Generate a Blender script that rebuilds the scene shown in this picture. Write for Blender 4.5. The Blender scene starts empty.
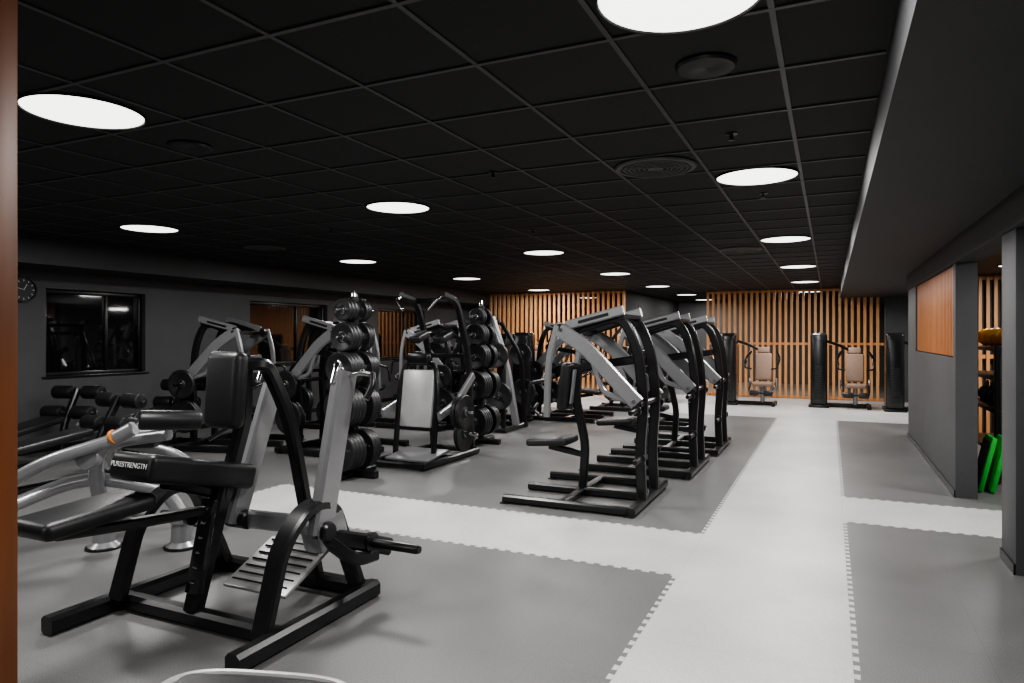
import bpy, bmesh, math, random
from mathutils import Vector, Matrix, Euler
random.seed(4)
S=bpy.context.scene
COL=S.collection
try:
    S.view_settings.view_transform='AgX'; S.view_settings.look='AgX - Medium High Contrast'
except Exception as e: print(e)
# ---------------------------------------------------------------- materials
def mat(name,col,rough=.5,metal=0.0,var=0.0,scale=20,bump=0.0,emit=None,spec=.5,coat=0):
    m=bpy.data.materials.new(name); m.use_nodes=True
    nt=m.node_tree; b=nt.nodes['Principled BSDF']
    b.inputs['Base Color'].default_value=(*col,1); b.inputs['Roughness'].default_value=rough
    b.inputs['Metallic'].default_value=metal; b.inputs['Specular IOR Level'].default_value=spec
    b.inputs['Coat Weight'].default_value=coat
    if emit: 
        b.inputs['Emission Color'].default_value=(*emit[0],1); b.inputs['Emission Strength'].default_value=emit[1]
    if var or bump:
        tc=nt.nodes.new('ShaderNodeTexCoord'); n=nt.nodes.new('ShaderNodeTexNoise')
        n.inputs['Scale'].default_value=scale; n.inputs['Detail'].default_value=4
        nt.links.new(tc.outputs['Object'],n.inputs['Vector'])
        if var:
            r=nt.nodes.new('ShaderNodeValToRGB')
            r.color_ramp.elements[0].position=.35; r.color_ramp.elements[1].position=.65
            r.color_ramp.elements[0].color=(*[c*(1-var) for c in col],1)
            r.color_ramp.elements[1].color=(*[min(1,c*(1+var)) for c in col],1)
            nt.links.new(n.outputs['Fac'],r.inputs['Fac']); nt.links.new(r.outputs['Color'],b.inputs['Base Color'])
        if bump:
            bp=nt.nodes.new('ShaderNodeBump'); bp.inputs['Strength'].default_value=bump; bp.inputs['Distance'].default_value=.003
            nt.links.new(n.outputs['Fac'],bp.inputs['Height']); nt.links.new(bp.outputs['Normal'],b.inputs['Normal'])
    return m
BLACK=mat('black_powder_coat',(.008,.008,.009),.30,0,.1,60)
SILVER=mat('silver_paint',(.31,.31,.32),.30,.55,.04,8)
WHITE=mat('pale_paint',(.44,.44,.44),.35,.2,.03,8)
LABEL=mat('label_print',(.75,.75,.75),.5,0,.02,8)
PAD=mat('black_vinyl',(.012,.012,.013),.42,0,.15,120,.25)
RUBBER=mat('black_rubber',(.013,.013,.014),.42,0,.2,60,.1)
CHROME=mat('chrome',(.6,.6,.62),.18,1,.03,5)
BEIGE=mat('tan_vinyl',(.36,.24,.18),.5,0,.08,40)
ORANGE=mat('orange_plastic',(.60,.20,.03),.4,0,.05,20)
YELLOW=mat('yellow_plastic',(.75,.42,.03),.4,0,.05,20)
GREEN=mat('green_rubber',(.03,.5,.06),.5,0,.08,20)
SHIELD=mat('smoked_plastic',(.02,.02,.022),.15,0,.05,10)
WALL=mat('dark_grey_wall_paint',(.072,.073,.076),.6,0,.06,3,.05)
SOFF=mat('soffit_paint',(.042,.042,.044),.65,0,.05,3)
TILE=mat('black_ceiling_tile',(.010,.010,.0105),.75,0,.2,150,.15)
TBAR=mat('ceiling_tbar',(.060,.060,.062),.45,0,.05,10)
VENT=mat('vent_metal',(.07,.07,.07),.45,0,.05,10)
GLASS=mat('night_window_glass',(.008,.008,.009),.04,0,.05,3,spec=1.0,coat=.6)
LAMP=mat('lamp_diffuser',(.9,.9,.9),.5,emit=((1,.98,.95),3),var=.01)
def wood(name,c1,c2,sc=(30,30,2)):
    m=bpy.data.materials.new(name); m.use_nodes=True; nt=m.node_tree; b=nt.nodes['Principled BSDF']
    tc=nt.nodes.new('ShaderNodeTexCoord'); mp=nt.nodes.new('ShaderNodeMapping'); n=nt.nodes.new('ShaderNodeTexNoise')
    mp.inputs['Scale'].default_value=sc; n.inputs['Scale'].default_value=1.5; n.inputs['Detail'].default_value=5
    r=nt.nodes.new('ShaderNodeValToRGB'); r.color_ramp.elements[0].color=(*c1,1); r.color_ramp.elements[1].color=(*c2,1)
    r.color_ramp.elements[0].position=.3; r.color_ramp.elements[1].position=.7
    nt.links.new(tc.outputs['Object'],mp.inputs['Vector']); nt.links.new(mp.outputs['Vector'],n.inputs['Vector'])
    nt.links.new(n.outputs['Fac'],r.inputs['Fac']); nt.links.new(r.outputs['Color'],b.inputs['Base Color'])
    b.inputs['Roughness'].default_value=.42
    return m
WOOD=wood('oiled_oak',(.62,.27,.10),(.84,.42,.17))
WOODR=wood('stained_oak',(.40,.14,.045),(.54,.21,.07))
WOODP=wood('wood_post',(.10,.030,.007),(.17,.052,.013),(12,12,1.2))
def floormat(name,c,v,rough):
    m=bpy.data.materials.new(name); m.use_nodes=True; nt=m.node_tree; b=nt.nodes['Principled BSDF']
    tc=nt.nodes.new('ShaderNodeTexCoord'); L=nt.links
    n=nt.nodes.new('ShaderNodeTexNoise'); n.inputs['Scale'].default_value=180; n.inputs['Detail'].default_value=2
    n2=nt.nodes.new('ShaderNodeTexNoise'); n2.inputs['Scale'].default_value=.9; n2.inputs['Detail'].default_value=5
    for q in(n,n2): L.new(tc.outputs['Object'],q.inputs['Vector'])
    r=nt.nodes.new('ShaderNodeValToRGB'); r.color_ramp.elements[0].position=.38; r.color_ramp.elements[1].position=.62
    r.color_ramp.elements[0].color=(*[k*(1-v) for k in c],1); r.color_ramp.elements[1].color=(*[k*(1+v) for k in c],1)
    L.new(n.outputs['Fac'],r.inputs['Fac'])
    r2=nt.nodes.new('ShaderNodeMapRange'); r2.inputs['To Min'].default_value=.84; r2.inputs['To Max'].default_value=1.14
    r2.inputs['From Min'].default_value=.3; r2.inputs['From Max'].default_value=.7
    L.new(n2.outputs['Fac'],r2.inputs['Value'])
    br=nt.nodes.new('ShaderNodeTexBrick'); br.offset=0; br.inputs['Scale'].default_value=1
    br.inputs['Brick Width'].default_value=1; br.inputs['Row Height'].default_value=1; br.inputs['Mortar Size'].default_value=.0025
    br.inputs['Mortar Smooth'].default_value=.3
    br.inputs['Color1'].default_value=(1,1,1,1); br.inputs['Color2'].default_value=(1,1,1,1); br.inputs['Mortar'].default_value=(.84,.84,.84,1)
    mp=nt.nodes.new('ShaderNodeMapping'); mp.inputs['Location'].default_value=(.9,.5,0)
    L.new(tc.outputs['Object'],mp.inputs['Vector']); L.new(mp.outputs['Vector'],br.inputs['Vector'])
    mx=nt.nodes.new('ShaderNodeVectorMath'); mx.operation='MULTIPLY'; L.new(r.outputs['Color'],mx.inputs[0]); L.new(br.outputs['Color'],mx.inputs[1])
    mx2=nt.nodes.new('ShaderNodeVectorMath'); mx2.operation='SCALE'; L.new(mx.outputs[0],mx2.inputs[0]); L.new(r2.outputs[0],mx2.inputs['Scale'])
    L.new(mx2.outputs[0],b.inputs['Base Color'])
    b.inputs['Roughness'].default_value=rough
    bp=nt.nodes.new('ShaderNodeBump'); bp.inputs['Strength'].default_value=.25; bp.inputs['Distance'].default_value=.002
    L.new(n.outputs['Fac'],bp.inputs['Height']); L.new(bp.outputs['Normal'],b.inputs['Normal'])
    return m
FLOOR_D=floormat('dark_rubber_floor',(.150,.148,.146),.24,.42)
FLOOR_L=floormat('light_rubber_floor',(.56,.555,.54),.14,.42)
# ---------------------------------------------------------------- mesh helpers
def addgeo(bm,vs,fs):
    v=[bm.verts.new(p) for p in vs]
    for f in fs:
        try: bm.faces.new([v[i] for i in f])
        except ValueError: pass
def g_box(bm,c,s,rot=(0,0,0),bev=.006,seg=2):
    t=bmesh.new(); bmesh.ops.create_cube(t,size=1)
    bmesh.ops.scale(t,vec=s,verts=t.verts)
    bev=min(bev,min(s)*.49)
    if bev>0: bmesh.ops.bevel(t,geom=list(t.edges),offset=bev,segments=seg,affect='EDGES',profile=.5)
    M=Matrix.Translation(c)@Euler(rot).to_matrix().to_4x4()
    bmesh.ops.transform(t,matrix=M,verts=t.verts)
    t.verts.index_update()
    addgeo(bm,[v.co.copy() for v in t.verts],[[v.index for v in f.verts] for f in t.faces]); t.free()
def fillet(pts,r,n=6):
    P=[Vector(p) for p in pts]
    if len(P)<3 or r<=0: return P
    out=[P[0]]
    for i in range(1,len(P)-1):
        a,b,c=P[i-1],P[i],P[i+1]
        u=(a-b);v=(c-b); k=min(r,u.length*.48,v.length*.48)
        s=b+u.normalized()*k; e=b+v.normalized()*k
        for j in range(n+1):
            t=j/n; out.append(s*(1-t)**2+b*2*t*(1-t)+e*t*t)
    out.append(P[-1]); return out
def g_sweep(bm,pts,sec,ref,closed=False):
    n=len(pts); k=len(sec); rings=[]
    for i,p in enumerate(pts):
        a=pts[max(i-1,0)]; b=pts[min(i+1,n-1)]
        if closed: a=pts[i-1]; b=pts[(i+1)%n]
        t=(b-a).normalized(); s=ref-t*ref.dot(t)
        if s.length<1e-4: s=Vector((0,0,1))-t*t.z
        if s.length<1e-4: s=Vector((1,0,0))-t*t.x
        s.normalize(); m=t.cross(s)
        rings.append([p+s*q[0]+m*q[1] for q in sec])
    vs=[v for r in rings for v in r]; fs=[]
    for i in range(n if closed else n-1):
        i2=(i+1)%n
        for j in range(k):
            fs.append((i*k+j,i*k+(j+1)%k,i2*k+(j+1)%k,i2*k+j))
    if not closed:
        fs.append(tuple(range(k-1,-1,-1))); fs.append(tuple((n-1)*k+j for j in range(k)))
    addgeo(bm,vs,fs)
def rectsec(w,h,c=.22):
    c=min(w,h)*c; a=w/2;b=h/2
    return [(a-c,-b),(a,-b+c),(a,b-c),(a-c,b),(-a+c,b),(-a,b-c),(-a,-b+c),(-a+c,-b)]
def circsec(r,k=14): return [(r*math.cos(2*math.pi*i/k),r*math.sin(2*math.pi*i/k)) for i in range(k)]
def g_lathe(bm,prof,p,axis,k=36):
    axis=Vector(axis).normalized(); q=axis.to_track_quat('Z','Y'); p=Vector(p)
    vs=[];fs=[];n=len(prof)
    for r,z in prof:
        for j in range(k):
            a=2*math.pi*j/k; vs.append(p+q@Vector((max(r,.0005)*math.cos(a),max(r,.0005)*math.sin(a),z)))
    for i in range(n-1):
        for j in range(k): fs.append((i*k+j,i*k+(j+1)%k,(i+1)*k+(j+1)%k,(i+1)*k+j))
    if prof[0]!=prof[-1]:
        fs.append(tuple(range(k-1,-1,-1))); fs.append(tuple((n-1)*k+j for j in range(k)))
    addgeo(bm,vs,fs)
def bm_obj(bm,name,m,ang=35):
    bmesh.ops.recalc_face_normals(bm,faces=bm.faces)
    me=bpy.data.meshes.new(name); bm.to_mesh(me); bm.free()
    me.materials.append(m)
    for p in me.polygons: p.use_smooth=True
    me.set_sharp_from_angle(angle=math.radians(ang))
    o=bpy.data.objects.new(name,me); COL.objects.link(o); return o
def simple_box(name,x0,x1,y0,y1,z0,z1,m,bev=0):
    bm=bmesh.new(); c=Vector(((x0+x1)/2,(y0+y1)/2,(z0+z1)/2))
    g_box(bm,(0,0,0),(x1-x0,y1-y0,z1-z0),bev=bev)
    o=bm_obj(bm,name,m); o.location=c; return o
class M:
    def __init__(s,name,loc=(0,0,0),rz=0,off=(0,0,0)):
        s.e=bpy.data.objects.new(name,None); s.e.empty_display_size=.2; COL.objects.link(s.e)
        s.e.location=loc; s.e.rotation_euler=(0,0,rz); s.p={}; s.off=Vector(off)
    def b(s,part,m):
        if part not in s.p: s.p[part]=(bmesh.new(),m)
        return s.p[part][0]
    def V(s,p): return Vector(p)-s.off
    def box(s,part,m,c,size,rot=(0,0,0),bev=.008,seg=2): g_box(s.b(part,m),s.V(c),size,rot,bev,seg)
    def pad(s,part,c,size,rot=(0,0,0),m=None,bev=.03): g_box(s.b(part,m or PAD),s.V(c),size,rot,bev,4)
    def beam(s,part,m,pts,w=.06,h=.06,ref=(0,1,0),r=0): g_sweep(s.b(part,m),fillet([s.V(p) for p in pts],r),rectsec(w,h),Vector(ref))
    def tube(s,part,m,pts,rad=.015,r=.05,ref=(.03,.99,.1)): g_sweep(s.b(part,m),fillet([s.V(p) for p in pts],r),circsec(rad),Vector(ref))
    def lathe(s,part,m,prof,p,axis,k=32): g_lathe(s.b(part,m),prof,s.V(p),axis,k)
    def roll(s,part,p0,p1,rad,m=None):
        a=s.V(p0);b=s.V(p1);L=(b-a).length;c=min(.02,rad*.4)
        g_lathe(s.b(part,m or PAD),[(rad-c,0),(rad-c*.3,c*.3),(rad,c),(rad,L-c),(rad-c*.3,L-c*.3),(rad-c,L)],a,b-a,28)
    def plate(s,part,p,axis,rad=.22,t=.04,m=None):
        h=t/2
        s.lathe(part,m or RUBBER,[(.03,-h*.7),(.05,-h),(.07,-h*.5),(rad*.35,-h*.45),(rad*.42,-h*.75),(rad*.74,-h*.75),(rad*.8,-h),(rad-.01,-h),(rad,-h*.6),
          (rad,h*.6),(rad-.01,h),(rad*.8,h),(rad*.74,h*.75),(rad*.42,h*.75),(rad*.35,h*.45),(.07,h*.5),(.05,h),(.03,h*.7)],p,axis,40)
        s.lathe(part+'_hub',CHROME,[(.028,-h*1.05),(.034,-h*1.05),(.034,h*1.05),(.028,h*1.05)],p,axis,20)
    def horn(s,part,p,axis,L=.3,rad=.024,m=None):
        s.lathe(part,m or CHROME,[(rad*1.9,0),(rad*1.9,.02),(rad,.022),(rad,L-.02),(rad*.8,L)],p,axis,18)
    def done(s):
        for k,(bm,m) in s.p.items():
            o=bm_obj(bm,k,m); o.parent=s.e
        return s.e
def dup(root,loc,rz=None):
    e=root.copy(); COL.objects.link(e); e.location=loc
    if rz is not None: e.rotation_euler=(0,0,rz)
    for c in root.children:
        k=c.copy(); COL.objects.link(k); k.parent=e
    return e
# ---------------------------------------------------------------- room shell
CZ=2.745
floor=simple_box('floor',-9.8,5,-3.2,24.2,-.1,0,FLOOR_D)
def strip(name,x0,x1,y0,y1,sides,z,pitch=.095,d=.028):
    c=[Vector((x0,y0)),Vector((x1,y0)),Vector((x1,y1)),Vector((x0,y1))]
    bm=bmesh.new(); addgeo(bm,[(p.x,p.y,z) for p in c],[(0,1,2,3)])
    for i in range(4):
        if not sides[i]: continue
        a=c[i]; b=c[(i+1)%4]; L=(b-a).length; t=(b-a)/L; n=Vector((t.y,-t.x)); k=int(L/pitch); s=L/k
        for j in range(k):
            u0=(j+.27)*s; u1=(j+.73)*s; e=.06*s
            q=[a+t*u0, a+t*u1, a+t*(u1+e)+n*d, a+t*(u0-e)+n*d]
            addgeo(bm,[(p.x,p.y,z) for p in q],[(0,3,2,1)])
    for f in bm.faces:
        f.normal_update()
        if f.normal.z<0: f.normal_flip()
    me=bpy.data.meshes.new(name); bm.to_mesh(me); bm.free(); me.materials.append(FLOOR_L)
    o=bpy.data.objects.new(name,me); COL.objects.link(o); return o
strip('floor_light_walkway',-.9,.1,-3.1,14.0,(0,1,0,1),.0010)
strip('floor_light_crossing',-5.2,-.87,4.5,5.5,(1,0,1,1),.0014)
strip('floor_light_crossing',.07,1.9,6.4,7.35,(1,0,1,0),.0014)
strip('floor_light_crossing',-6,2.2,13.98,18.4,(1,0,0,1),.0006)
ceil=simple_box('ceiling',-9.8,5,-3.2,24.2,CZ,CZ+.1,TILE)
bm=bmesh.new()
x=-.19-.6*14
while x<.2: g_box(bm,(x,10.5,CZ-.004),(.022,27,.008),bev=0); x+=.6
y=5.02-.6*13
while y<24: g_box(bm,(-4.24,y,CZ-.0045),(8.9,.022,.0088),bev=0); y+=.6
bm_obj(bm,'trim_ceiling_grid',TBAR)
simple_box('trim_soffit_left',-9.75,-8.7,-3.1,24.1,2.44,CZ-.001,SOFF)
simple_box('trim_soffit_right',.22,4.9,-3.1,24.1,2.5,CZ-.001,SOFF)
wins=[(5.70,7.18),(9.28,11.4),(13.2,15.2)]
bm=bmesh.new()
def sb(x0,x1,y0,y1,z0,z1): g_box(bm,((x0+x1)/2,(y0+y1)/2,(z0+z1)/2),(x1-x0,y1-y0,z1-z0),bev=0)
ys=-3.1
for a,b in wins:
    sb(-9.9,-9.6,ys,a,0,CZ); sb(-9.9,-9.6,a,b,0,1.0); sb(-9.9,-9.6,a,b,2.21,CZ); ys=b
sb(-9.9,-9.6,ys,24.1,0,CZ)
bm_obj(bm,'wall_left',WALL)
for i,(a,b) in enumerate(wins):
    w=M(f'window_{i+1}',(-9.72,(a+b)/2,0))
    h=(b-a)/2
    w.box('pane',GLASS,(-.03,0,1.6),(.02,2*h,1.2),bev=0)
    for s in(-1,1): w.box('frame',BLACK,(0,s*(h-.03),1.605),(.08,.06,1.21)); 
    w.box('frame',BLACK,(0,0,1.03),(.08,2*h,.06)); w.box('frame',BLACK,(0,0,2.18),(.08,2*h,.06))
    w.box('sash',BLACK,(-.01,h*.25,1.6),(.05,.05,1.15))
    w.box('sill',BLACK,(.10,0,1.0),(.10,2*h+.1,.03))
    w.done()
simple_box('baseboard_left',-9.6,-9.585,-3.1,24.1,0,.08,BLACK)
simple_box('wall_far',-9.8,5,24.1,24.3,0,CZ,WALL)
simple_box('wall_back',-9.8,5,-3.3,-3.1,0,CZ,WALL)
simple_box('wall_right',4.9,5.1,-3.2,24.2,0,CZ,WALL)
simple_box('wall_recess',1.2,4.9,18.6,18.8,0,2.5,WALL)
simple_box('wall_recess',-4.95,-4.8,17.3,24.1,0,CZ,TILE)
simple_box('wall_partition',1.1,1.28,7.79,12.17,0,1.35,WALL)
simple_box('wall_partition',1.1,1.28,11.16,12.17,1.35,2.5,WALL)
simple_box('wall_partition',1.1,1.28,7.79,7.93,1.35,2.5,WALL)
simple_box('trim_header',1.08,1.30,-3.1,12.17,2.27,2.5,SOFF)
simple_box('column_wall_right',1.1,1.6,5.43,5.83,0,2.27,WALL,.004)
simple_box('wall_corridor',1.1,1.3,-3.1,4.6,0,2.27,WALL)
simple_box('baseboard_partition',1.088,1.1,7.79,12.17,0,.07,BLACK)
simple_box('baseboard_column',1.088,1.1,5.43,5.83,0,.07,BLACK)
def slats(name,axis,a0,a1,fixed,z0,z1,pitch,w,t,rails=True,m=WOOD):
    bm=bmesh.new(); n=int((a1-a0)/pitch); 
    for i in range(n+1):
        q=a0+i*pitch
        if axis=='x': g_box(bm,(q,fixed,(z0+z1)/2),(w,t,z1-z0),bev=.002,seg=1)
        else: g_box(bm,(fixed,q,(z0+z1)/2),(t,w,z1-z0),bev=.002,seg=1)
    if rails:
        for z in (z0+.03,z1-.03,(z0+z1)/2):
            if axis=='x': g_box(bm,((a0+a1)/2,fixed+t*.6,z),(a1-a0,.02,.06),bev=0)
            else: g_box(bm,(fixed+t*.6,(a0+a1)/2,z),(.02,a1-a0,.06),bev=0)
    return bm_obj(bm,name,m)
slats('slat_screen','x',-2.93,1.17,18.6,0,CZ-.01,.137,.062,.07)
slats('slat_screen','x',-8.66,-4.8,17.2,0,CZ-.01,.137,.062,.07)
slats('slat_panel','y',7.97,11.14,1.15,1.36,2.26,.10,.055,.07,False,WOODR)
simple_box('trim_slat_backing',1.225,1.255,7.935,11.155,1.355,2.265,WOODP)
slats('slat_screen','x',1.4,4.8,12.6,0,2.49,.1,.045,.06)
simple_box('wall_side_room',1.28,4.9,12.75,12.9,0,2.5,WALL)
simple_box('wood_post',-2.42,-1.828,.90,1.02,0,CZ-.001,WOODP,.004)
# ---------------------------------------------------------------- ceiling fittings
def lamp(x,y,z=CZ):
    m=M('ceiling_lamp',(x,y,z))
    m.lathe('diffuser',LAMP,[(.0,-.010),(.27,-.010),(.28,-.009),(.28,-.001)],(0,0,0),(0,0,1),48)
    m.lathe('rim',TILE,[(.284,-.0155),(.294,-.0155),(.294,-.001),(.284,-.001),(.284,-.0155)],(0,0,0),(0,0,1),48)
    e=m.done()
    ld=bpy.data.lights.new('lamp_light','AREA'); ld.shape='DISK'; ld.size=.565; ld.energy=62; ld.color=(1,.985,.965)
    lo=bpy.data.objects.new('lamp_light',ld); COL.objects.link(lo); lo.parent=e; lo.location=(0,0,-.016)
    return e
L0=lamp(-.47,2.38)
for y in (5.32,8.92,12.52,16.12,19.72): dup(L0,(-.49,y,CZ))
for x,y in ((-3.6,-1.28),(-3.55,2.30),(-3.58,5.22),(-3.66,8.92),(-3.68,12.52),(-3.7,16.12),(-3.7,19.72),(-3.7,22.7)): dup(L0,(x,y,CZ))
for y in (1.7,5.10,8.74,12.3,16.12,20): dup(L0,(-6.75,y,CZ))
dup(L0,(-.49,-1.28,CZ)); 
for p in ((2.3,10.9),(2.6,7.2),(2.6,15.5)): dup(L0,(p[0],p[1],2.5))  # first one is an unseen side-room lamp, added to brighten the slats
def disc_fit(name,x,y,r,rings,m_=None):
    m=M(name,(x,y,CZ)); prof=[(0,-.015),(r*.15,-.018)]
    for i in range(rings):
        a=r*(.2+.75*i/rings); prof+=[(a,-.022),(a+.006,-.006),(a+.014,-.006),(a+.02,-.022)]
    prof+=[(r,-.020),(r+.01,-.009)]
    m.lathe('grille',m_ or VENT,prof,(0,0,0),(0,0,1),40); return m.done()
disc_fit('ceiling_speaker',-.49,3.05,.12,0,BLACK)
disc_fit('ceiling_vent',-1.10,4.73,.27,6)
disc_fit('ceiling_vent',-1.1,9.7,.27,6)
disc_fit('ceiling_vent',-6.8,6.83,.26,6)
disc_fit('ceiling_speaker',-3.6,3.0,.12,0,BLACK)
def sprinkler(x,y):
    m=M('ceiling_sprinkler',(x,y,CZ)); m.lathe('body',BLACK,[(.035,0),(.035,-.006),(.01,-.01),(.01,-.035),(.02,-.037),(.02,-.042),(.003,-.042)],(0,0,0),(0,0,1),16); m.done()
for p in((-.52,4.15),(-.5,6.0),(-2.2,4.4),(-3.0,7),(-5,6)): sprinkler(*p)
c=M('wall_clock',(-9.585,5.40,2.17))
c.lathe('rim',BLACK,[(.01,.018),(.148,.02),(.15,.04),(.165,.04),(.17,.02),(.165,0),(.145,0)],(0,0,0),(1,0,0),40)
for i in range(12):
    a=i*math.pi/6; c.box('ticks',LABEL,(.024,.12*math.sin(a),.12*math.cos(a)),(.004,.008,.026),(-a,0,0),bev=0)
c.box('hands',LABEL,(.026,.02,.035),(.004,.008,.08),(-.5,0,0),bev=0); c.box('hands',LABEL,(.028,-.04,.01),(.004,.006,.1),(1.3,0,0),bev=0)
c.done()
# ---------------------------------------------------------------- machines
def press_machine(loc,rz=0,plates=False,name='plate_loaded_chest_press'):
    m=M(name,loc,rz)
    for y in(-.6,0,.60): m.beam('base_rails',BLACK,[(-.62,y,.045),(.58,y,.045)],.08,.075)
    m.beam('base_rails',BLACK,[(.60,-.64,.05),(.60,.66,.05)],.07,.085,ref=(0,0,1)); m.beam('base_rails',BLACK,[(-.05,-.6,.05),(-.05,.6,.05)],.06,.07,ref=(0,0,1))
    for x in(-.6,.58):
        for y in(-.6,.6): m.box('rubber_feet',RUBBER,(x,y,.006),(.09,.1,.012))
    for s in(-1,1):
        y=s*.24
        m.beam('uprights',BLACK,[(.60,y,.08),(.58,y,.5),(.62,y,.95),(.56,y,1.45),(.42,y,1.76),(-.02,y,1.62)],.07,.09,r=.3)
        yl=s*.40
        m.beam('levers',SILVER,[(-.14,yl,1.62),(.12,yl,1.46),(.60,yl,.96)],.05,.14,r=.25)
        m.beam('levers',SILVER,[(-.16,yl,1.66),(-.25,yl,1.35),(-.27,yl,.80)],.045,.06,r=.15)
        m.beam('levers',SILVER,[(.16,yl*.98,1.40),(.28,yl*.98,1.05),(.50,yl*.98,.98)],.035,.05,r=.08)
        m.beam('link_arms',SILVER,[(-.10,yl*.8,1.66),(.45,yl*.8,1.80)],.05,.09)
        m.box('link_decals',BLACK,(.17,yl*.8+s*.027,1.727),(.30,.004,.028),(0,-.247,0),0)
        m.lathe('pivots',BLACK,[(.055,-.06),(.06,-.05),(.06,.05),(.055,.06)],(-.12,yl*.9,1.62),(0,1,0),20)
        m.lathe('pivots',BLACK,[(.055,-.06),(.06,-.05),(.06,.05),(.055,.06)],(.57,yl*.9,.98),(0,1,0),20)
        m.lathe('bolts',CHROME,[(.02,-.005),(.022,0),(.018,.012)],(-.12,yl*.9+s*.06,1.62),(0,s,0),14)
        m.lathe('bolts',CHROME,[(.02,-.005),(.022,0),(.018,.012)],(.57,yl*.9+s*.06,.98),(0,s,0),14)
        m.tube('handles',BLACK,[(-.27,yl,.82),(-.32,yl,.80),(-.42,yl*.9,.86),(-.44,yl*.55,.90)],.017,.05)
        m.tube('handles',BLACK,[(-.27,yl,1.15),(-.44,yl,1.12),(-.46,yl,.92)],.017,.05)
        m.horn('plate_horns',(.60,yl+s*.03,.90),(0,s,0),.22,m=BLACK)
        m.horn('storage_horns',(.60,y+s*.04,.45),(0,s,0),.22,m=BLACK)
        if plates:
            m.plate('weight_plates',(.60,yl+s*.1,.90),(0,1,0),.2,.045)
            m.plate('weight_plates',(.60,y+s*.14,.45),(0,1,0),.225,.05)
            m.plate('weight_plates',(.60,y+s*.20,.45),(0,1,0),.225,.05)
    m.beam('crossbars',BLACK,[(.60,-.4,.95),(.60,.4,.95)],.05,.07,ref=(0,0,1)); m.beam('crossbars',BLACK,[(.42,-.3,1.74),(.42,.3,1.74)],.05,.06,ref=(0,0,1))
    m.beam('crossbars',BLACK,[(-.02,-.3,1.61),(-.02,.3,1.61)],.05,.06,ref=(0,0,1))
    m.beam('seat_frame',BLACK,[(-.05,0,.08),(-.02,0,.5),(-.12,0,.95),(-.10,0,1.25),(.55,0,1.35)],.06,.08,r=.1)
    m.beam('seat_frame',BLACK,[(-.02,0,.40),(-.40,0,.46)],.05,.06)
    m.pad('seat',(-.37,0,.52),(.44,.36,.075),(0,-.08,0))
    m.pad('back_pad',(-.20,0,1.07),(.10,.32,.46),(0,.12,0))
    m.box('back_plate',SILVER,(-.13,0,1.07),(.02,.2,.34),(0,.12,0))
    return m.done()
PR=press_machine((-2.15,6.37,0))
dup(PR,(-2.0,8.15,0)); dup(PR,(-1.95,9.75,0)); dup(PR,(-2.7,11.9,0)); 
PP=press_machine((-6.05,7.55,0),math.pi,True)
dup(PP,(-7.6,7.2,0),math.pi+.25)
dup(PP,(-7.7,9.6,0),math.pi)
dup(PP,(-4.45,12.3,0),math.pi)
dup(PP,(-6.4,10.2,0),0)

def lever_machine(loc,rz=0,name='lever_row_machine',plates=True):
    m=M(name,loc,rz)
    for y in(-.42,.42): m.beam('base_rails',BLACK,[(-.7,y,.045),(.6,y,.045)],.075,.075)
    for x in(-.55,.0,.55): m.beam('base_rails',BLACK,[(x,-.45,.05),(x,.45,.05)],.07,.07,ref=(0,0,1))
    m.beam('column',SILVER,[(.58,0,.08),(.40,0,1.1),(.12,0,1.88)],.08,.12,r=.3)
    m.beam('front_column',BLACK,[(-.12,0,.08),(-.05,0,.9),(.12,0,1.45),(.28,0,1.5)],.07,.09,r=.15)
    for s in(-1,1):
        m.beam('yoke',BLACK,[(.12,s*.05,1.85),(.10,s*.36,1.83),(-.1,s*.42,1.65),(-.38,s*.40,1.25)],.06,.07,r=.15,ref=(0,0,1))
        m.beam('back_stays',BLACK,[(.55,s*.42,.08),(.52,s*.36,1.2),(.2,s*.2,1.80)],.06,.07,r=.2)
        m.tube('handles',CHROME,[(-.38,s*.40,1.27),(-.45,s*.38,1.15),(-.45,s*.22,1.13)],.017,.05)
        m.horn('plate_horns',(.45,s*.38,1.25),(0,s,0),.3)
        m.horn('storage_horns',(.5,s*.40,.6),(0,s,0),.28)
        if plates:
            m.plate('weight_plates',(.45,s*.46,1.25),(0,1,0),.2,.045)
            m.plate('weight_plates',(.5,s*.48,.6),(0,1,0),.225,.05)
    m.pad('seat',(-.36,0,.55),(.42,.34,.075))
    m.beam('seat_post',BLACK,[(-.36,0,.08),(-.36,0,.52)],.06,.08)
    m.pad('chest_pad',(-.1,0,1.15),(.09,.26,.40),(0,.1,0))
    m.roll('thigh_rolls',(-.15,-.3,.78),(-.15,.3,.78),.07)
    return m.done()
def plate_tree(loc,rz=0,levels=((.30,.225,4),(.78,.225,4),(1.20,.20,4),(1.55,.17,3),(1.85,.13,3)),name='plate_storage_tree'):
    m=M(name,loc,rz)
    m.beam('base',BLACK,[(-.3,0,.04),(.3,0,.04)],.08,.07); m.beam('base',BLACK,[(0,-.35,.04),(0,.35,.04)],.07,.08,ref=(0,0,1))
    m.beam('post',BLACK,[(0,0,.06),(0,0,2.0)],.08,.08)
    m.lathe('cap',CHROME,[(.035,0),(.03,.04),(.012,.08)],(0,0,2.0),(0,0,1),16)
    for z,r,n in levels:
        m.horn('horns',(0,-.04,z),(0,-1,0),.30)
        for i in range(n): m.plate('weight_plates',(0,-.09-.052*i,z),(0,1,0),r-.004*i,.05)
        m.horn('horns',(0,.04,z),(0,1,0),.30)
        for i in range(n-1): m.plate('weight_plates',(0,.09+.052*i,z),(0,1,0),r-.004*i,.05)
    return m.done()
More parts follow.
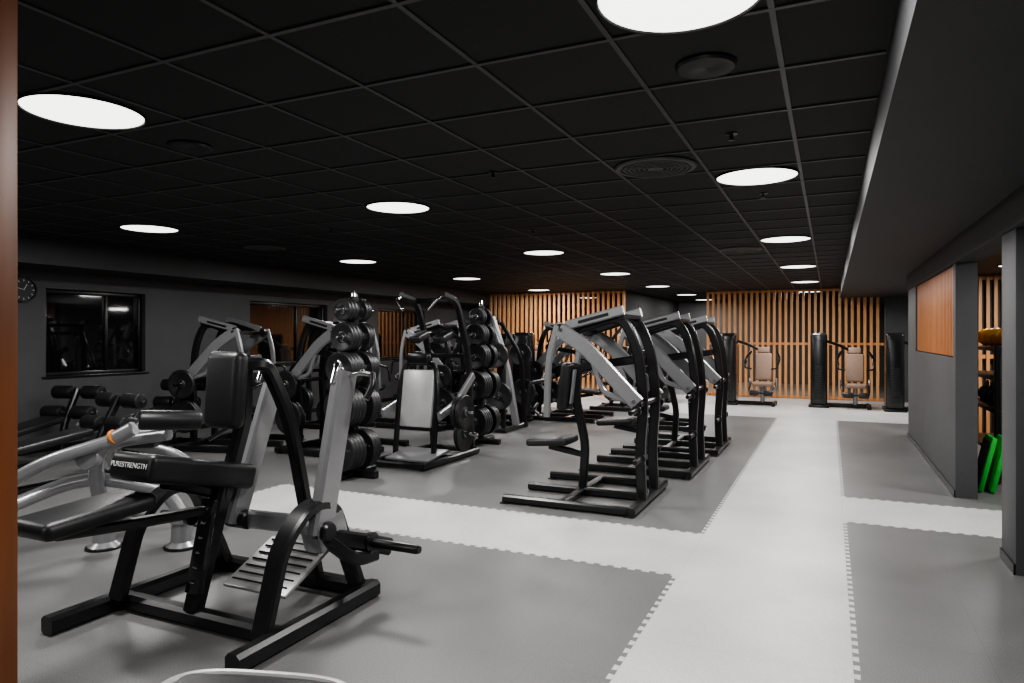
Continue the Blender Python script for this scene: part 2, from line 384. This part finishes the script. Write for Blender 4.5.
def rack_machine(loc,rz=0,name='plate_loaded_squat_machine'):
    m=M(name,loc,rz)
    for x in(-.36,.36): m.beam('base_rails',BLACK,[(x,-.62,.045),(x,.75,.045)],.075,.075,ref=(1,0,0))
    for y in(-.6,.05,.72): m.beam('base_rails',BLACK,[(-.38,y,.05),(.38,y,.05)],.07,.07,ref=(0,0,1))
    m.box('tread_plate',SILVER,(0,-.15,.10),(.62,.5,.03),(.12,0,0))
    m.box('silver_panel',WHITE,(-.08,-.02,.78),(.46,.05,.72),(-.14,0,0),.02)
    m.beam('panel_frame',BLACK,[(-.36,-.1,.06),(-.36,0,.9),(-.30,.05,1.22),(.14,.05,1.22),(.2,0,.9),(.2,-.1,.06)],.06,.06,r=.12,ref=(0,1,0))
    m.box('console',BLACK,(-.06,-.02,1.28),(.32,.10,.13),(0,0,0),.03)
    for s in(-1,1):
        x=s*.30
        m.beam('uprights',BLACK,[(x,.72,.06),(x,.62,1.3),(x,.30,2.02),(x,-.05,2.08)],.07,.08,ref=(1,0,0),r=.25)
        m.beam('levers',SILVER,[(x*1.35,.55,1.05),(x*1.35,.1,.72),(x*1.35,-.3,.60)],.05,.10,ref=(1,0,0),r=.15)
        m.horn('horns',(x*1.4,-.05,.64),(s,0,0),.3)
        m.tube('handles',CHROME,[(x,-.05,2.06),(x,-.16,2.02),(x*.6,-.20,1.88)],.017,.04)
        m.pad('shoulder_pads',(x*.6,.18,1.55),(.16,.30,.10),(.3,0,0))
        m.beam('pad_arms',BLACK,[(x*.6,.35,1.58),(x,.55,1.5)],.05,.05)
    m.beam('crossbars',BLACK,[(-.3,.3,2.02),(.3,.3,2.02)],.06,.06,ref=(0,0,1)); m.beam('crossbars',BLACK,[(-.3,.62,1.3),(.3,.62,1.3)],.06,.06,ref=(0,0,1))
    m.plate('weight_plates',(.55,-.05,.64),(1,0,0),.21,.05); m.plate('weight_plates',(.61,-.05,.64),(1,0,0),.21,.05)
    m.horn('horns',(.36,.2,.34),(1,0,0),.3); m.plate('weight_plates',(.46,.2,.34),(1,0,0),.225,.05)
    return m.done()
rack_machine((-4.62,7.30,0))
plate_tree((-4.80,6.15,0)); 
plate_tree((-4.60,8.82,0),0,((.34,.225,4),(.86,.225,4),(1.27,.20,3),(1.58,.17,3),(1.84,.13,2)))
LV=lever_machine((-5.3,10.3,0),0)
dup(LV,(-3.9,14.2,0),0)
dup(LV,(-6.6,12.0,0),math.pi)

def tower_machine(loc,rz=0,name='weight_stack_machine',seatm=BEIGE,sx=.72):
    m=M(name,loc,rz)
    m.box('tower_shell',SHIELD,(0,0,.83),(.34,.56,1.60),(0,0,0),.07,5)
    m.box('tower_front',BLACK,(0,-.285,.83),(.20,.02,1.30),(0,0,0),.008)
    for i in range(12): m.box('stack_plates',RUBBER,(0,-.30,.28+i*.055),(.16,.02,.045),(0,0,0),.004)
    m.box('base',BLACK,(0,0,.03),(.42,.66,.06),(0,0,0),.02)
    m.beam('base_beam',BLACK,[(0,0,.045),(sx+.3,0,.045)],.09,.08); m.beam('base_beam',BLACK,[(sx+.25,-.35,.04),(sx+.25,.35,.04)],.08,.08,ref=(0,0,1))
    m.beam('seat_post',SILVER,[(sx,0,.06),(sx,0,.42)],.09,.09)
    m.pad('seat',(sx,-.05,.48),(.42,.42,.09),(0,0,0),seatm,.035)
    m.pad('backrest',(sx,.20,.86),(.36,.09,.62),(-.15,0,0),seatm,.035)
    m.pad('headrest',(sx,.26,1.24),(.26,.07,.14),(-.15,0,0),seatm,.03)
    m.beam('back_frame',SILVER,[(sx,.15,.08),(sx,.30,.6),(sx,.33,1.2)],.07,.06,ref=(1,0,0),r=.1)
    for s in(-1,1):
        m.beam('arms',BLACK,[(sx+s*.28,.3,1.2),(sx+s*.36,.05,1.05),(sx+s*.34,-.25,.95)],.05,.06,ref=(1,0,0),r=.1)
        m.tube('handles',BLACK,[(sx+s*.34,-.25,.95),(sx+s*.34,-.32,.85),(sx+s*.2,-.33,.83)],.018,.04)
        m.lathe('discs',SILVER,[(.03,-.02),(.10,-.02),(.11,0),(.10,.02),(.03,.02)],(sx+s*.28,.12,.5),(1,0,0),24)
        m.roll('leg_rolls',(sx+s*.05,-.42,.3),(sx+s*.24,-.42,.3),.06)
        m.tube('leg_bar',BLACK,[(sx+s*.26,.1,.5),(sx+s*.26,-.3,.4),(sx+s*.24,-.42,.3),(sx,-.42,.3)],.02,.06)
    m.beam('top_arm',BLACK,[(0,.2,1.5),(sx*.6,.30,1.35),(sx,.33,1.18)],.06,.06,r=.15)
    return m.done()
TW=tower_machine((-.22,16.6,0))
dup(TW,(-2.10,16.4,0),0)
dup(TW,(1.22,16.3,0),0)
dup(TW,(-5.20,11.7,0),math.pi+.2)
dup(TW,(-3.6,16.3,0),math.pi)
dup(TW,(-8.4,14.5,0),0)
dup(TW,(-7.6,16.0,0),0)

def roller_bench(loc,rz=0):
    m=M('decline_bench',loc,rz)
    m.beam('base',BLACK,[(-.7,0,.05),(.7,0,.05)],.08,.07); 
    for x in(-.68,.68): m.beam('base',BLACK,[(x,-.32,.04),(x,.32,.04)],.07,.07,ref=(0,0,1))
    m.beam('frame',BLACK,[(.5,0,.06),(.55,0,.45),(.78,0,.88)],.07,.08,r=.1)
    m.beam('frame',BLACK,[(-.5,0,.06),(-.5,0,.42)],.07,.07)
    m.pad('bench_pad',(-.15,0,.48),(1.1,.30,.08),(0,-.12,0))
    for x,z in((.62,.60),(.80,.84)):
        m.tube('roller_bar',CHROME,[(x,-.36,z),(x,.36,z)],.014,0,ref=(0,0,1))
        for s in(-1,1): m.roll('foam_rollers',(x,s*.07,z),(x,s*.33,z),.085)
    m.tube('handle',SILVER,[(.5,-.2,.45),(.9,-.2,.6),(.95,0,.62),(.9,.2,.6),(.5,.2,.45)],.018,.08)
    return m.done()
RB=roller_bench((-8.5,4.85,0),1.9)
dup(RB,(-8.4,6.35,0),1.9); dup(RB,(-7.2,4.3,0),1.6)

# --- foreground machine (world coordinates, origin under the machine)
O=(-3.1,2.8,0)
m=M('plate_loaded_row_machine',O,0,O)
m.beam('base_rails',BLACK,[(-2.49,2.30,.05),(-2.49,3.38,.05)],.09,.10,ref=(1,0,0))
m.beam('base_rails',BLACK,[(-3.70,2.20,.05),(-3.70,3.38,.05)],.09,.10,ref=(1,0,0))
for y in(2.62,3.34): m.beam('base_rails',BLACK,[(-3.70,y,.05),(-2.5,y,.05)],.09,.09,ref=(0,0,1))
for x in(-3.64,-2.56):
    m.beam('arches',BLACK,[(x,2.55,.08),(x+.02,2.66,.50),(x+.03,2.84,.66),(x+.02,3.05,.62),(x,3.30,.09)],.11,.06,ref=(1,0,0),r=.24)
m.beam('column',BLACK,[(-3.12,2.62,.08),(-3.08,2.78,.72)],.09,.10,ref=(1,0,0))
m.beam('column',BLACK,[(-3.08,2.78,.65),(-3.0,2.86,1.1),(-2.98,2.84,1.44)],.08,.08,ref=(1,0,0),r=.1)
m.beam('curved_stay',BLACK,[(-2.98,2.80,1.40),(-2.9,2.92,1.41),(-2.86,3.06,1.1),(-2.86,3.22,.45),(-2.86,3.3,.08)],.08,.07,ref=(1,0,0),r=.18)
m.box('column_ladder',SHIELD,(-3.10,2.66,.42),(.10,.04,.5),(-.23,0,0))
for i in range(7): m.box('ladder_pins',CHROME,(-3.10,2.60+i*.018,.24+i*.075),(.03,.02,.012),(-.23,0,0),.003)
m.pad('chest_pad',(-2.99,2.72,1.27),(.25,.10,.42),(-.08,0,0),bev=.045)
m.pad('knee_pad',(-3.14,2.60,.835),(.32,.70,.14),(-.24,0,0),bev=.035)
m.beam('knee_pad_arm',BLACK,[(-3.12,2.45,.80),(-3.12,2.72,.70)],.08,.06,ref=(1,0,0))
m.pad('seat',(-3.22,2.10,.715),(.30,.56,.085),(.06,0,0),bev=.04)
m.beam('seat_arm',BLACK,[(-3.12,2.72,.6),(-3.18,2.3,.62),(-3.22,1.95,.65)],.07,.05,ref=(1,0,0),r=.1)
m.beam('lever_right',SILVER,[(-2.52,2.93,.48),(-2.51,3.02,.90),(-2.50,3.12,1.36)],.07,.16,ref=(1,0,0))
m.beam('lever_left',SILVER,[(-3.12,2.90,.48),(-3.04,3.12,1.27)],.06,.13,ref=(1,0,0))
m.beam('lever_link',SILVER,[(-3.10,2.95,.50),(-2.52,2.95,.52)],.06,.10,ref=(0,1,0))
m.box('lever_housing',SILVER,(-2.55,3.0,.49),(.14,.24,.18),(.3,0,0),.03)
for x in(-3.12,-2.53):
    m.lathe('pivots',BLACK,[(.045,-.08),(.055,-.07),(.055,.07),(.045,.08)],(x,2.94,.5),(1,0,0),24)
m.box('foot_plate',WHITE,(-2.86,2.98,.25),(.46,.42,.025),(.42,0,0),.01)
for i in range(7): m.box('foot_plate_grip',SHIELD,(-2.86,2.83+i*.05,.20+i*.0225),(.40,.008,.006),(.42,0,0),0)
for s,x in((-1,-3.04),(1,-2.50)):
    m.tube('handles',CHROME,[(x,3.13,1.28),(x-.03,3.10,1.42),(x+.02,3.02,1.40),(x+.04,2.96,1.30)],.016,.05)
    m.tube('handles',CHROME,[(x,3.13,1.33),(x+s*.12,3.10,1.36),(x+s*.22,3.08,1.35)],.014,.04)
    m.tube('grips',BLACK,[(x+s*.22,3.08,1.355),(x+s*.24,3.06,1.30),(x+s*.22,3.02,1.22)],.018,.03)
m.beam('lower_arm',BLACK,[(-2.52,2.96,.46),(-2.44,3.25,.36),(-2.40,3.4,.30)],.06,.10,ref=(1,0,0))
m.beam('lower_arm',BLACK,[(-2.52,2.90,.5),(-2.42,3.10,.30),(-2.42,3.3,.28)],.05,.07,ref=(1,0,0),r=.1)
m.lathe('plate_horn',BLACK,[(.06,0),(.06,.03),(.027,.032),(.027,.33),(.02,.35)],(-2.44,3.26,.36),(1,0,0),24)
m.lathe('plate_horn',BLACK,[(.05,0),(.05,.03),(.024,.032),(.024,.26),(.02,.28)],(-3.70,3.1,.40),(-1,0,0),24)
root=m.done()
cu=bpy.data.curves.new('pad_label','FONT'); cu.body='PURESTRENGTH'; cu.size=.036; cu.extrude=.001; cu.align_x='CENTER'; cu.align_y='CENTER'
to=bpy.data.objects.new('pad_label',cu); COL.objects.link(to); cu.materials.append(LABEL); to.parent=root
to.location=Vector((-3.14,2.257,.925))-Vector(O); to.rotation_euler=(math.pi/2-.24,0,0)

# --- silver tubed machine behind it
O=(-4.9,3.2,0)
m=M('leg_curl_machine',O,0,O)
for (x,y) in((-4.35,3.55),(-4.86,3.30),(-5.35,3.9),(-4.7,4.1)):
    m.lathe('feet',SILVER,[(.11,0),(.11,.02),(.075,.05),(.07,.18),(.085,.19),(.085,.24),(.07,.25)],(x,y,0),(0,0,1),28)
    m.lathe('foot_pads',BLACK,[(.125,0),(.125,.015),(.11,.02)],(x,y,0),(0,0,1),28)
m.tube('frame_tubes',SILVER,[(-4.35,3.55,.24),(-4.45,3.5,.42),(-4.9,3.2,.55),(-5.1,2.8,.40),(-5.0,2.3,.30)],.05,.25,ref=(0,0,1))
m.tube('frame_tubes',SILVER,[(-4.86,3.3,.24),(-4.80,3.2,.5),(-4.65,3.1,.78),(-4.40,3.2,.92)],.05,.2)
m.tube('frame_tubes',SILVER,[(-5.35,3.9,.24),(-5.2,3.6,.55),(-4.8,3.3,.78),(-4.3,3.4,.86)],.045,.2)
m.tube('frame_tubes',SILVER,[(-4.7,4.1,.24),(-4.75,3.9,.6),(-4.9,3.5,.74)],.045,.2)
m.tube('frame_tubes',SILVER,[(-4.55,3.13,.83),(-4.9,2.9,.70),(-5.15,2.75,.52)],.045,.2)
m.lathe('orange_ring',ORANGE,[(.05,-.008),(.053,-.006),(.053,.006),(.05,.008)],(-4.52,3.14,.86),(.8,.2,.4),24)
m.lathe('lever_disc',SILVER,[(.02,-.03),(.085,-.03),(.095,0),(.085,.03),(.02,.03)],(-4.7,3.08,.72),(.3,-1,.1),32)
m.pad('bench_pad',(-4.95,3.75,.80),(.32,.8,.09),(.1,0,.6))
m.roll('ankle_roll',(-4.35,3.2,.98),(-4.15,3.55,.95),.07)
m.tube('handles',BLACK,[(-4.7,4.1,.7),(-4.4,4.1,.85),(-4.3,4.0,1.0)],.018,.08)
m.done()
# --- bench near the camera, lower left
m=M('flat_bench',(-1.57,1.50,0),.30)
loop=[Vector((math.copysign(abs(math.cos(t))**.6,math.cos(t))*.30,math.copysign(abs(math.sin(t))**.6,math.sin(t))*.16,.478)) for t in [2*math.pi*i/40 for i in range(40)]]
g_sweep(m.b('pad_rim',WHITE),loop,circsec(.014,10),Vector((0,0,1)),True)
m.pad('pad',(0,0,.458),(.57,.29,.06),bev=.026)
m.beam('frame',SILVER,[(-.2,0,.04),(-.2,0,.43)],.06,.06); m.beam('frame',SILVER,[(.2,0,.04),(.2,0,.43)],.06,.06)
for x in(-.2,.2): m.beam('feet',SILVER,[(x,-.2,.025),(x,.2,.025)],.06,.05,ref=(0,0,1))
m.done()
# --- side room storage rack
m=M('storage_rack',(1.95,9.6,0))
for x in(-.35,.35):
    for y in(-.9,.9): m.beam('posts',BLACK,[(x,y,0),(x,y,1.45)],.05,.05)
for z in(.3,.75,1.1,1.42):
    m.box('shelves',BLACK,(0,0,z),(.72,1.84,.04))
m.box('end_panel',BLACK,(0,-.9,.75),(.72,.02,1.4))
for i in range(6):
    m.lathe('medicine_balls',YELLOW,[(.11*math.sin(a*math.pi/8),-.11*math.cos(a*math.pi/8)) for a in range(9)],(-.15,-.75+i*.3,1.55),(0,0,1),20)
    m.lathe('kettlebells',RUBBER,[(.07,0),(.1,.05),(.1,.1),(.07,.15),(.02,.17)],(-.15,-.75+i*.3,.77),(0,0,1),20)
    m.tube('kettlebell_handles',SILVER,[(-.15,-.81+i*.3,.92),(-.15,-.81+i*.3,1.0),(-.15,-.69+i*.3,1.0),(-.15,-.69+i*.3,.92)],.012,.03,ref=(1,0,0))
m.done()
m=M('green_step_board',(1.42,8.3,0))
m.box('board',GREEN,(0,0,.28),(.05,.36,.56),(0,.22,0),.02); m.box('board',GREEN,(.10,0,.28),(.05,.36,.56),(0,.22,0),.02); m.box('grip',BLACK,(-.03,0,.28),(.008,.3,.48),(0,.22,0),0)
m.done()
# ---------------------------------------------------------------- world & camera
w=bpy.data.worlds.new('world'); S.world=w; w.use_nodes=True
w.node_tree.nodes['Background'].inputs[0].default_value=(.02,.02,.022,1)
cam=bpy.data.cameras.new('camera'); cam.lens=24.0; cam.sensor_width=36; cam.shift_y=-.0054; cam.clip_start=.05
co=bpy.data.objects.new('camera',cam); COL.objects.link(co); co.location=(0,0,1.563)
co.rotation_euler=(math.pi/2,0,math.radians(24.97)); S.camera=co
